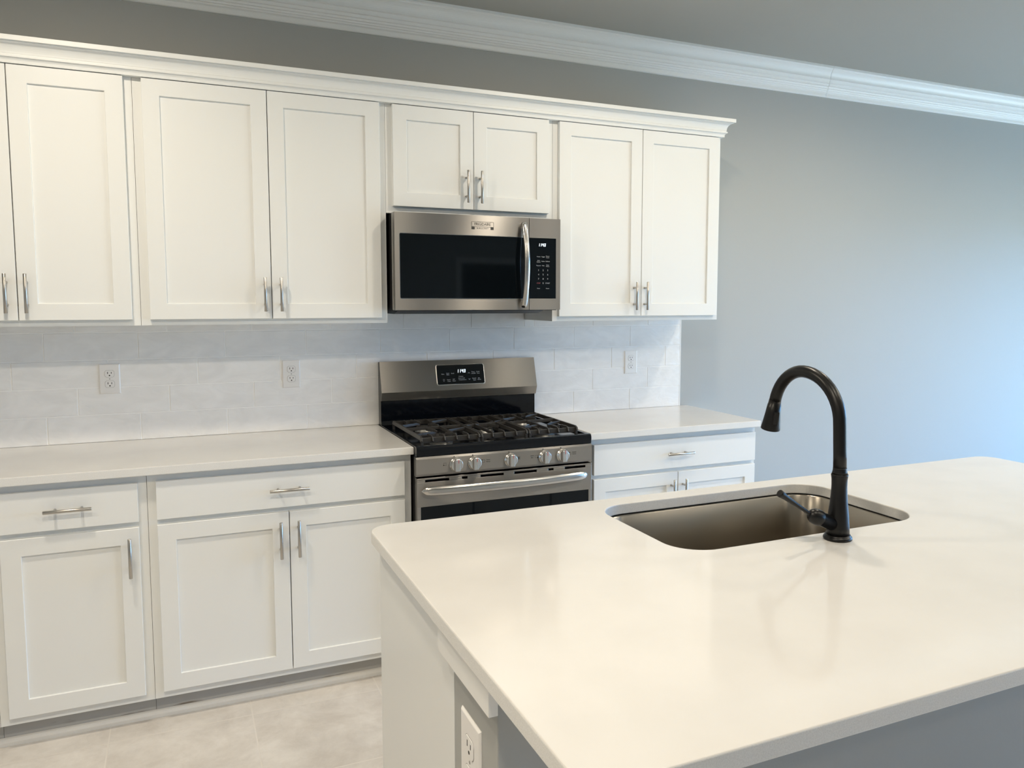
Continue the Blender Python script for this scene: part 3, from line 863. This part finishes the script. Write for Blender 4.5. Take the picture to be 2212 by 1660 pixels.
# control panel and knobs
cp = MB().prism([(-0.611, 0.8785), (-0.634, 0.8785), (-0.6375, 0.870), (-0.6375, 0.812), (-0.634, 0.8035), (-0.611, 0.8035)], 'x', X0 - 0.003, X1 + 0.002)
pc = obj('control_panel', cp, M['steel'], t)
yk = -0.6375
for kx in (0.1527, 0.2285, 0.3815, 0.5310, 0.6115):
    c = Vector((kx, yk, 0.8400))
    k = MB().lathe(c, -Y, [(0, 0.0275), (0.003, 0.0280), (0.006, 0.0270), (0.0065, 0.0258), (0.018, 0.0245), (0.0195, 0.0225)], 40)
    kn = obj('knob', k, M['knob'], t)
    g_ = MB()
    g_.obox(c - Y * 0.018, X, Z, -Y, -0.0095, 0.0095, -0.0245, 0.0245, 0, 0.012)
    obj('grip', g_, M['knob'], kn, 0.003, 3)
    obj('groove', MB().obox(c - Y * 0.0292, X, Z, -Y, -0.0105, -0.0085, -0.0225, 0.0225, -0.009, 0.0006), M['groove'], kn)
    obj('pointer_mark', MB().obox(c - Y * 0.0298, X, Z, -Y, 0.0010, 0.0026, 0.0090, 0.0240, 0, 0.0006), M['red'], kn)
def icon(cx, cz, dot, both=False):
    ik = MB()
    for a, b, c_, d in ((-5.5, -5.5, 5.5, -4.9), (-5.5, 4.9, 5.5, 5.5), (-5.5, -4.9, -4.9, 4.9), (4.9, -4.9, 5.5, 4.9)):
        ik.box(cx + a / 1000, cx + c_ / 1000, yk - 0.0004, yk, cz + b / 1000, cz + d / 1000)
    ik.box(cx + dot[0] / 1000 - 0.0018, cx + dot[0] / 1000 + 0.0018, yk - 0.0005, yk, cz + dot[1] / 1000 - (0.0045 if both else 0.0018), cz + dot[1] / 1000 + (0.0045 if both else 0.0018))
    obj('burner_icon', ik, M['ink'], pc)
icon(0.108, 0.8440, (-5, -4)); icon(0.267, 0.8440, (-6, 5)); icon(0.418, 0.8440, (0, 0), True); icon(0.494, 0.8440, (7, -5)); icon(0.646, 0.8440, (-1, 5))
for l1, l2, px, pz in (('Power', 'Burner', 0.287, 0.8480), ('Quick', 'Boil', 0.4755, 0.8480), ('Simmer', 'Burner', 0.667, 0.8490)):
    ik = MB()
    text_into(ik, l1, 0.0062, Vector((px, yk, pz)), X, Z, -Y)
    text_into(ik, l2, 0.0062, Vector((px, yk, pz - 0.0075)), X, Z, -Y)
    obj('burner_label', ik, M['ink'], pc)
for kx in (0.1527, 0.2285, 0.3815, 0.5310, 0.6115):
    obj('off_mark', MB().box(kx - 0.009, kx - 0.005, yk - 0.0005, yk, 0.8700, 0.8735), M['ink'], pc)
# oven door
od = MB()
yd = -0.6375
DT, DB, DW0, DW1 = 0.7965, 0.205, 0.684, 0.270
slots = [(0.029, 0.125), (0.177, 0.200), (0.254, 0.352), (0.398, 0.496), (0.549, 0.572), (0.624, 0.719)]
zs0, zs1 = 0.7800, 0.7895
xs_ = [X0 - 0.001] + [v for s in slots for v in s] + [X1 + 0.002]
od.box(X0 - 0.001, X1 + 0.002, yd, -0.613, zs1, DT)
for i in range(0, len(xs_), 2):
    od.box(xs_[i], xs_[i + 1], yd, -0.613, zs0, zs1)
od.box(X0 - 0.001, X1 + 0.002, yd, -0.613, DW0, zs0)
od.box(X0 - 0.001, X0 + 0.014, yd, -0.613, DW1, DW0).box(X1 - 0.012, X1 + 0.002, yd, -0.613, DW1, DW0).box(X0 - 0.001, X1 + 0.002, yd, -0.613, DB, DW1)
dr_ = obj('oven_door', od, M['steel'], t, 0.0012, 2)
vb = MB()
for a, b in slots:
    vb.box(a - 0.004, b + 0.004, -0.6125, -0.6115, zs0 - 0.003, zs1 + 0.003)
vb.box(X0 + 0.001, X1, -0.6120, -0.6105, DT, 0.8035)
obj('vent_backing', vb, M['slot'], dr_)
obj('window_glass', MB().box(X0 + 0.0145, X1 - 0.0125, yd + 0.0003, -0.615, DW1 + 0.0005, DW0 - 0.0005), M['black_glass'], dr_)
hp, hr = [], []
for k in range(41):
    s = k / 40.0
    x = 0.012 + s * (0.728 - 0.012)
    bow = 1 - (2 * s - 1) ** 2
    en = min(1.0, min(s, 1 - s) / 0.06)
    en = math.sqrt(max(0.0, 1 - (1 - en) ** 2))
    hp.append((x, -0.646 - 0.030 * bow ** 0.8, 0.7480 + 0.002 * s))
    hr.append((0.0035 + 0.0150 * en, 0.0020 + 0.0085 * en))
hm = MB().tube(hp, hr, 24, up=(0, 0, 1))
for hx in (0.045, 0.695):
    hm.cyl((hx, yd + 0.001, 0.7485), (hx, -0.655, 0.7485), 0.0075, 16)
obj('handle', hm, M['steel_polished'], dr_)
obj('storage_drawer', MB().box(X0 - 0.001, X1 + 0.002, yd + 0.002, -0.613, 0.045, 0.198), M['steel'], t, 0.0015)

# ------------------------------------------------------------------ microwave
t = thing('microwave', (0.345, -0.2, 1.432), 'stainless over-the-range microwave hung under the short upper cabinet', 'microwave')
MX0, MX1, MXM, MZ0, MZ1, MY = -0.0195, 0.7100, 0.5635, 1.4360, 1.8262, -0.4050
obj('body', MB().box(MX0 + 0.004, MX1 - 0.002, MY + 0.036, -0.002, 1.4330, 1.8275), M['black_metal'], t)
obj('side_trim', MB().box(MX0 + 0.002, MX0 + 0.0045, -0.352, -0.372, 1.437, 1.826), M['kick'], t)
bt = MB().prism([(MY + 0.045, 1.4330), (-0.05, 1.4330), (-0.05, 1.4190), (-0.30, 1.4190)], 'x', MX0 + 0.02, MX1 - 0.06)
obj('underside', bt, M['black_metal'], t)
WX0_, WX1_, WZ0_, WZ1_ = 0.0012, 0.5430, 1.4842, 1.7428
d = MB()
yb_ = MY + 0.034
d.box(MX0, MXM - 0.0012, MY, yb_, WZ1_, MZ1).box(MX0, MXM - 0.0012, MY, yb_, MZ0, WZ0_)
d.box(MX0, WX0_, MY, yb_, WZ0_, WZ1_).box(WX1_, MXM - 0.0012, MY, yb_, WZ0_, WZ1_)
dm = obj('door', d, M['steel'], t)
fr_ = MB()
def lip(x0, x1, z0, z1, r, w_):
    a = [Vector((p, MY - 0.0010, q)) for p, q in rrect(x0 - w_, x1 + w_, z0 - w_, z1 + w_, r + w_, 5)]
    b = [Vector((p, MY - 0.0010, q)) for p, q in rrect(x0, x1, z0, z1, r, 5)]
    a0 = [Vector((p.x, MY + 0.001, p.z)) for p in a]; b0 = [Vector((p.x, MY + 0.001, p.z)) for p in b]
    return [a0, a, b, b0]
fr_.loft(lip(WX0_, WX1_, WZ0_, WZ1_, 0.005, 0.0018), False, False, False)
obj('window_trim', fr_, M['steel_polished'], dm)
obj('window_glass', MB().box(WX0_ + 0.0003, WX1_ - 0.0003, MY + 0.0008, MY + 0.02, WZ0_ + 0.0003, WZ1_ - 0.0003), M['black_glass'], dm)
# badge
bd = MB()
bx0, bx1, bz0, bz1 = 0.3030, 0.4010, 1.7690, 1.8010
yy = MY - 0.0004
tk = 0.0012
bd.box(bx0, bx1, yy, MY, bz1 - tk, bz1).box(bx0, bx0 + tk, yy, MY, bz0, bz1).box(bx1 - tk, bx1, yy, MY, bz0, bz1).box(bx0, bx1, yy, MY, bz0 + 0.0105, bz0 + 0.0105 + tk)
bd.box(bx0, bx0 + 0.014, yy, MY, bz0, bz0 + 0.0105).box(bx1 - 0.014, bx1, yy, MY, bz0, bz0 + 0.0105)
text_into(bd, 'FRIGIDAIRE', 0.0165, Vector(((bx0 + bx1) / 2, MY, bz0 + 0.0215)), X, Z, -Y, xs=0.86)
text_into(bd, 'G A L L E R Y', 0.0085, Vector(((bx0 + bx1) / 2, MY, bz0 + 0.0050)), X, Z, -Y, xs=1.05)
obj('badge', bd, M['badge'], dm)
# control side
c = MB()
KX0, KX1 = 0.5650, 0.6895
c.box(MXM + 0.0008, MX1, MY, yb_, WZ1_, MZ1).box(MXM + 0.0008, MX1, MY, yb_, MZ0, WZ0_).box(KX1, MX1, MY, yb_, WZ0_, WZ1_)
cm = obj('control_panel', c, M['steel'], t)
obj('keypad_glass', MB().box(MXM + 0.0008, KX1 - 0.0003, MY + 0.0006, MY + 0.02, WZ0_ + 0.0003, WZ1_ - 0.0003), M['black_glass'], cm)
o3 = Vector((0, MY + 0.0006, 0))
ck = MB()
seven(ck, '11', Vector((0.6060, MY + 0.0005, 1.7075)), X, Z, -Y, 0.0125, 0.0050, 0.0034)
seven(ck, '43', Vector((0.6225, MY + 0.0005, 1.7075)), X, Z, -Y, 0.0125, 0.0072, 0.0022)
obj('clock_digits', ck, M['led'], cm)
lg = MB()
cxs = (0.6070, 0.6285, 0.6500)
rows = [(1.6635, ('Potato', 'Veggie', 'Sensor|Cook')), (1.6440, ('Auto|Reheat', 'Soften', 'Defrost')), (1.6255, ('Popcorn', 'Melt', 'Keep|Warm')),
        (1.6055, '123'), (1.5870, '456'), (1.5685, '789')]
for z_, cells in rows:
    for cx_, s_ in zip(cxs, cells):
        ll = s_.split('|')
        for i, q in enumerate(ll):
            text_into(lg, q, 0.0062 if len(q) > 1 else 0.0100, Vector((cx_, MY + 0.0006, z_ - i * 0.0062 + (0.003 if len(ll) > 1 else 0))), X, Z, -Y)
text_into(lg, '0', 0.0100, Vector((cxs[1], MY + 0.0006, 1.5500)), X, Z, -Y)
text_into(lg, 'START', 0.0072, Vector((cxs[2], MY + 0.0006, 1.5500)), X, Z, -Y)
text_into(lg, 'Timer', 0.0060, Vector((cxs[0], MY + 0.0006, 1.5275)), X, Z, -Y)
text_into(lg, 'Power', 0.0060, Vector((cxs[2], MY + 0.0006, 1.5275)), X, Z, -Y)
text_into(lg, 'STOP', 0.0072, Vector((cxs[0], MY + 0.0006, 1.5500)), X, Z, -Y, mi=1)
obj('keypad_legends', lg, [M['legend'], M['legend_red']], cm)
# bowed handle
hp, hr = [], []
for k in range(31):
    s = k / 30.0
    z_ = 1.4480 + s * (1.8020 - 1.4480)
    bow = math.sin(PI * s) ** 0.8 if 0 < s < 1 else 0
    hp.append((0.5325, -0.4215 - 0.034 * bow, z_))
    hr.append((0.0125, 0.0085))
hm = MB().tube(hp, hr, 24, up=(1, 0, 0))
for zz in (1.4600, 1.7900):
    hm.box(0.5240, 0.5410, -0.4260, MY + 0.0005, zz - 0.010, zz + 0.010)
obj('handle', hm, M['steel_polished'], dm)
